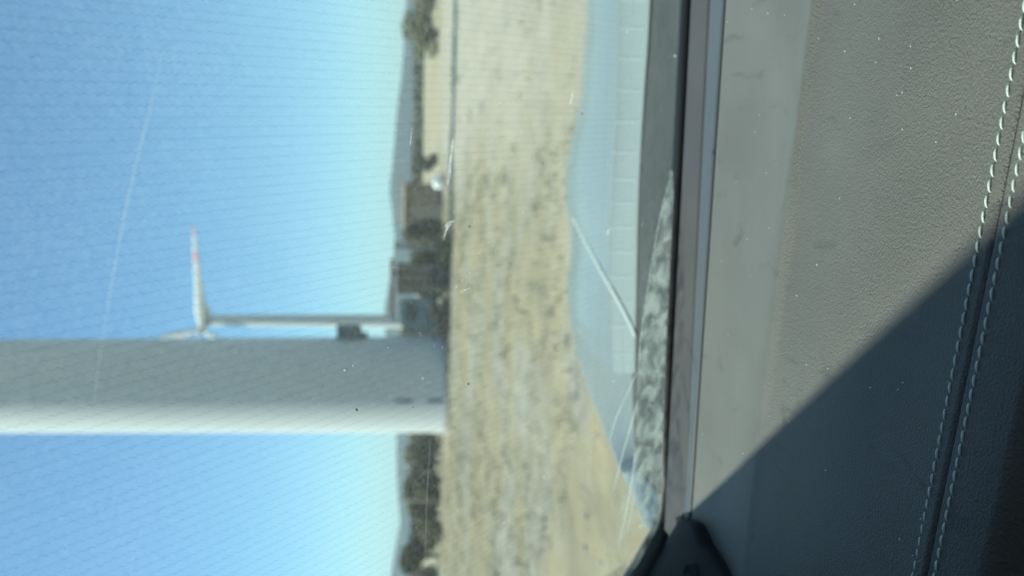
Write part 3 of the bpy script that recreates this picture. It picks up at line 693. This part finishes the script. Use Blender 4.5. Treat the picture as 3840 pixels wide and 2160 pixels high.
# cowl tray: dull plastic well just outside the foot of the glass
ZT = 1.2745
top = spline([onz(x, y, ZT) for x, y in ((2458, -200), (2452, 0), (2424, 350), (2399, 700), (2387, 1000), (2376, 1200), (2372, 1400), (2376, 1600), (2392, 1780), (2420, 1900))], 6)
bot = spline([onz(x, y, ZT) for x, y in ((2625, -200), (2618, 0), (2600, 350), (2585, 700), (2570, 1000), (2558, 1200), (2550, 1400), (2544, 1600), (2540, 1780), (2538, 1900))], 6)
n = len(top); V = [*top, *bot, *[p-Vector((0, 0, .01)) for p in top], *[p-Vector((0, 0, .01)) for p in bot]]
Fc = [[i, i+1, n+i+1, n+i] for i in range(n-1)]+[[2*n+i, 3*n+i, 3*n+i+1, 2*n+i+1] for i in range(n-1)]+[[i, 2*n+i, 2*n+i+1, i+1] for i in range(n-1)]
cowl_tray = mesh('cowl_tray', V, Fc, M['frit'], car)
# bonnet and cowl ---------------------------------------------------
CT = [(2206, -260), (2204, -120), (2200, 0), (2192, 150), (2181, 300), (2166, 430), (2140, 530), (2126, 620), (2121, 720), (2128, 790), (2143, 860), (2144, 940), (2135, 1010), (2130, 1080), (2136, 1180), (2158, 1300), (2186, 1400), (2224, 1500), (2262, 1600), (2300, 1690), (2340, 1790), (2380, 1880), (2425, 1980)]
C2 = spline([(x, y, 0) for x, y in CT], 14)
def zb(y): return 1.5-(.205+.065*smooth(1950, 900, y)) if y > 900 else 1.5-.27
def zb(y):
    t = max(0, min(1, (2000-y)/1000)); return 1.5-(.20+.07*t)
edge = [onz(c.x, c.y, zb(c.y)) for c in C2]
nu = len(edge); nv = 40; V = []
for i, e in enumerate(edge):
    c = C2[i]; footx = min(max(e.x, -.27), .9)
    b0 = onz(2440, c.y, 1.255)
    L_ = (e-b0)
    for j in range(nv+1):
        t = j/nv
        if t <= .8:
            q = t/.8; p = b0.lerp(e, q); p.z += .012*math.sin(math.pi*q)*(.4+.6*smooth(.8, 1.3, e.y))
            dip = -.009*math.exp(-((c.y-(870+520*(1-q)))/60)**2)*(q > .05)      # pressed crease running to the rear corner
            p.z += -dip*.9 if False else 0
            pass
        else:
            q = (t-.8)/.2; d = Vector((L_.x, L_.y, 0)).normalized(); p = e+d*(.09*math.sin(q*math.pi/2)); p.z -= .16*(1-math.cos(q*math.pi/2))
        V.append(p)
Fc = [[i*(nv+1)+j, i*(nv+1)+j+1, (i+1)*(nv+1)+j+1, (i+1)*(nv+1)+j] for i in range(nu-1) for j in range(nv)]
bon = mesh('bonnet', V, Fc, M['bonnet'], car, True)
from mathutils.bvhtree import BVHTree
bvh = BVHTree.FromPolygons([Vector(v) for v in V], Fc)
def on_bonnet(x, y):
    h_ = bvh.ray_cast(Vector((0, 0, EYE)), ray(x, y).normalized()); return h_[0] if h_[0] else None
def highlight_line(P):  # flat pale strip painting in the light caught by the crease
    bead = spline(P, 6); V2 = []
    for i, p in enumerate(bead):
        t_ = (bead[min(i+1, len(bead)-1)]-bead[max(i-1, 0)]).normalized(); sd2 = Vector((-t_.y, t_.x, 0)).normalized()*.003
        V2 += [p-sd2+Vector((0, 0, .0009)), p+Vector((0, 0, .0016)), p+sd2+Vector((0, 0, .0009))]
    mesh('crease_highlight', V2, [[3*i+j, 3*i+j+1, 3*i+j+4, 3*i+j+3] for i in range(len(bead)-1) for j in (0, 1)], M['pale'], bon, True)
highlight_line([p for p in (on_bonnet(x, y) for x, y in ((2150, 818), (2162, 842), (2180, 878), (2205, 925), (2232, 975), (2262, 1030), (2292, 1082))) if p])
highlight_line([onz(x, y, 1.2768) for x, y in ((2290, 1079), (2318, 1128), (2346, 1180), (2370, 1228), (2384, 1265))])
# cowl panel between glass and bonnet; pale lines paint in the reflected vent grid
cw = empty('cowl'); cw.parent = car
ZC = 1.276
cp = [onz(x, y, ZC) for x, y in ((2300, 2) , (2400, 2))]
def cwp(x, y): return onz(x, y, ZC)
rowA = [(2325, -100), (2322, 100), (2315, 350), (2300, 600), (2290, 800), (2288, 1000), (2288, 1200), (2296, 1400)]
rowC = [(2440, -100), (2432, 100), (2415, 350), (2400, 600), (2392, 800), (2388, 1000), (2384, 1200), (2382, 1400)]
SA = spline([cwp(*q) for q in rowA], 10); SC = spline([cwp(*q) for q in rowC], 10)
n = len(SA); V = [*SA, *SC, *[p-Vector((0, 0, .012)) for p in SA], *[p-Vector((0, 0, .012)) for p in SC]]
Fc = [[i, i+1, n+i+1, n+i] for i in range(n-1)]+[[i, 2*n+i, 2*n+i+1, i+1] for i in range(n-1)]+[[0, n, 3*n, 2*n]]
mesh('cowl_panel', V, Fc, M['cowl'], cw, True)
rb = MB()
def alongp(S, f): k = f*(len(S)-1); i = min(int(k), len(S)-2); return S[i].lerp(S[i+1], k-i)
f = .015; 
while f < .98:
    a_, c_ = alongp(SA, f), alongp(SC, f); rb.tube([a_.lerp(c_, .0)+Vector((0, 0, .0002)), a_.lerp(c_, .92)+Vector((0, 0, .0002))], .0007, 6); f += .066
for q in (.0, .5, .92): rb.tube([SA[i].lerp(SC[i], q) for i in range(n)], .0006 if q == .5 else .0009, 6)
rb.build('vent_reflection_lines', M['vent_reflection'], cw)

# pillar and cabin shell -------------------------------------------
# foot of the pillar trim with tweeter
Rt = spline([onz(x, y, 1.306) for x, y in ((2545, 1944), (2592, 1962), (2612, 2000), (2632, 2050), (2664, 2100), (2702, 2160), (2750, 2230), (2800, 2300))], 6)
Lt = spline([ong(x, y, .007) for x, y in ((2512, 1940), (2508, 1985), (2495, 2020), (2475, 2065), (2445, 2110), (2415, 2165), (2380, 2230), (2340, 2300))], 6)
n = len(Rt); mc = 12; V = []
for i in range(n):
    for j in range(mc+1):
        t = j/mc; p = Rt[i].lerp(Lt[i], t); p += Vector((0, -.2, 1)).normalized()*(.004*math.sin(math.pi*t)*smooth(0, .25, i/n)); V.append(p)
    for dz in (-.004, -.03): V.append(Rt[i]+Vector((0.001*0, 0, dz)))
w3 = mc+3
Fc = [[i*w3+j, i*w3+j+1, (i+1)*w3+j+1, (i+1)*w3+j] for i in range(n-1) for j in range(mc)]
Fc += [[i*w3, (i+1)*w3, (i+1)*w3+mc+1, i*w3+mc+1] for i in range(n-1)]+[[i*w3+mc+1, (i+1)*w3+mc+1, (i+1)*w3+mc+2, i*w3+mc+2] for i in range(n-1)]
Fc += [list(range(0, mc+1))+[]]
pil = mesh('pillar_trim', V, Fc, M['pillar'], car, True)
# tweeter
tc_ = onz(2597, 2180, 1.3115); nrm = Vector((.03, -.12, .99)).normalized(); Q = nrm.to_track_quat('Z', 'Y').to_matrix()
tw_ = MB(); tw_.lathe([(.0125, -.006), (.0125, .0004), (.0115, .0016), (.0105, .0016), (.0098, .0009), (.006, .0012), (.001, .0014)], 32)
tw_.V = [Q @ v + tc_ for v in tw_.V]; tw_.build('tweeter', M['pillar'], pil, True)
# A-pillar: sloping member along the glass edge; its inner edge runs from E1 to E2
def past_glass(x, y):
    P = onz(x, y, Z0); k_ = (GY+GZ-P.y-P.z)/(SUN.y+SUN.z); return P+SUN*(k_+.05)
E1 = past_glass(2608, 1900); E2 = past_glass(3840, 730)
dirp = (E2-E1).normalized(); E0 = E1-dirp*.05; E3 = E1+dirp*.95
def bar(name, P0, P1, offs, mt):
    V = [P0+o for o in offs]+[P1+o for o in offs]; k = len(offs)
    return mesh(name, V, [list(range(k)), list(range(k, 2*k))[::-1]]+[[i, (i+1) % k, k+(i+1) % k, k+i] for i in range(k)], mt, car)
bar('pillar', E0, E3, [Vector((0, 0, 0)), Vector((-.005, -.02, -.025)), Vector((-.10, -.03, -.03)), Vector((-.13, .02, .0)), Vector((-.03, .01, .015))], M['pillar'])
# roof lining, door, seat back wall
MB().box((.3, -.75, EYE+.42), (1.7, 1.5, .05), None, .01).build('roof', M['headliner'], car)
MB().box((-.46, -.40, .95), (.08, 1.9, .75), None, .02).build('door', M['headliner'], car)
# added unseen panel closes the side window, keeping sun off the dash
V = [(-.30, .58, 1.20), (-.40, .64, 1.20), (-.42, -.6, 1.20), (-.34, -.6, 1.20), E0+Vector((-.03, -.01, 0)), E3+Vector((-.03, -.01, 0)), E3+Vector((-.12, 0, 0)), E0+Vector((-.12, 0, 0))]
mesh('side_sun_blocker', V, [[0, 1, 2, 3], [0, 3, 5, 4], [1, 7, 6, 2], [4, 5, 6, 7], [0, 4, 7, 1], [3, 2, 6, 5]], M['pillar'], car)
MB().box((.3, -1.4, 1.3), (1.7, .08, 1.3), None, .02).build('seat_back', M['headliner'], car)
MB().box((.3, -.5, .75), (1.7, 2.0, .06), None, .02).build('floor_pan', M['dark'], car)
# bodywork under the bonnet so that the car stands on the ground
MB().box((.42, 1.0, .72), (1.30, .70, .55), None, .06).build('front_body', M['bonnet'], car)
for x in (-.18, 1.02):
    whl = MB().lathe([(.24, -.11), (.33, -.10), (.36, -.05), (.36, .05), (.33, .10), (.24, .11)], 28, c=(x, 1.0, .36), ax='x').build('wheel', M['tyre'], car)
    MB().lathe([(.20, -.115), (.22, -.09), (.22, .09), (.20, .115)], 20, c=(x, 1.0, .36), ax='x').build('rim', M['steel'], whl)

# ------------------------------------------------------------------ haze
hz = MB().box((0, 1500, 140), (19000, 13000, 282.0))
hm = bpy.data.materials.new('haze_air'); hm.use_nodes = True; t = hm.node_tree; t.nodes.remove(t.nodes['Principled BSDF'])
vp = t.nodes.new('ShaderNodeVolumePrincipled'); vp.inputs['Color'].default_value = (.66, .85, 1.0, 1); vp.inputs['Density'].default_value = .00009; vp.inputs['Anisotropy'].default_value = .2
t.links.new(vp.outputs[0], t.nodes['Material Output'].inputs['Volume'])
tag(hz.build('haze', hm), 'pale summer haze over the plain and hills', 'haze', kind='stuff')
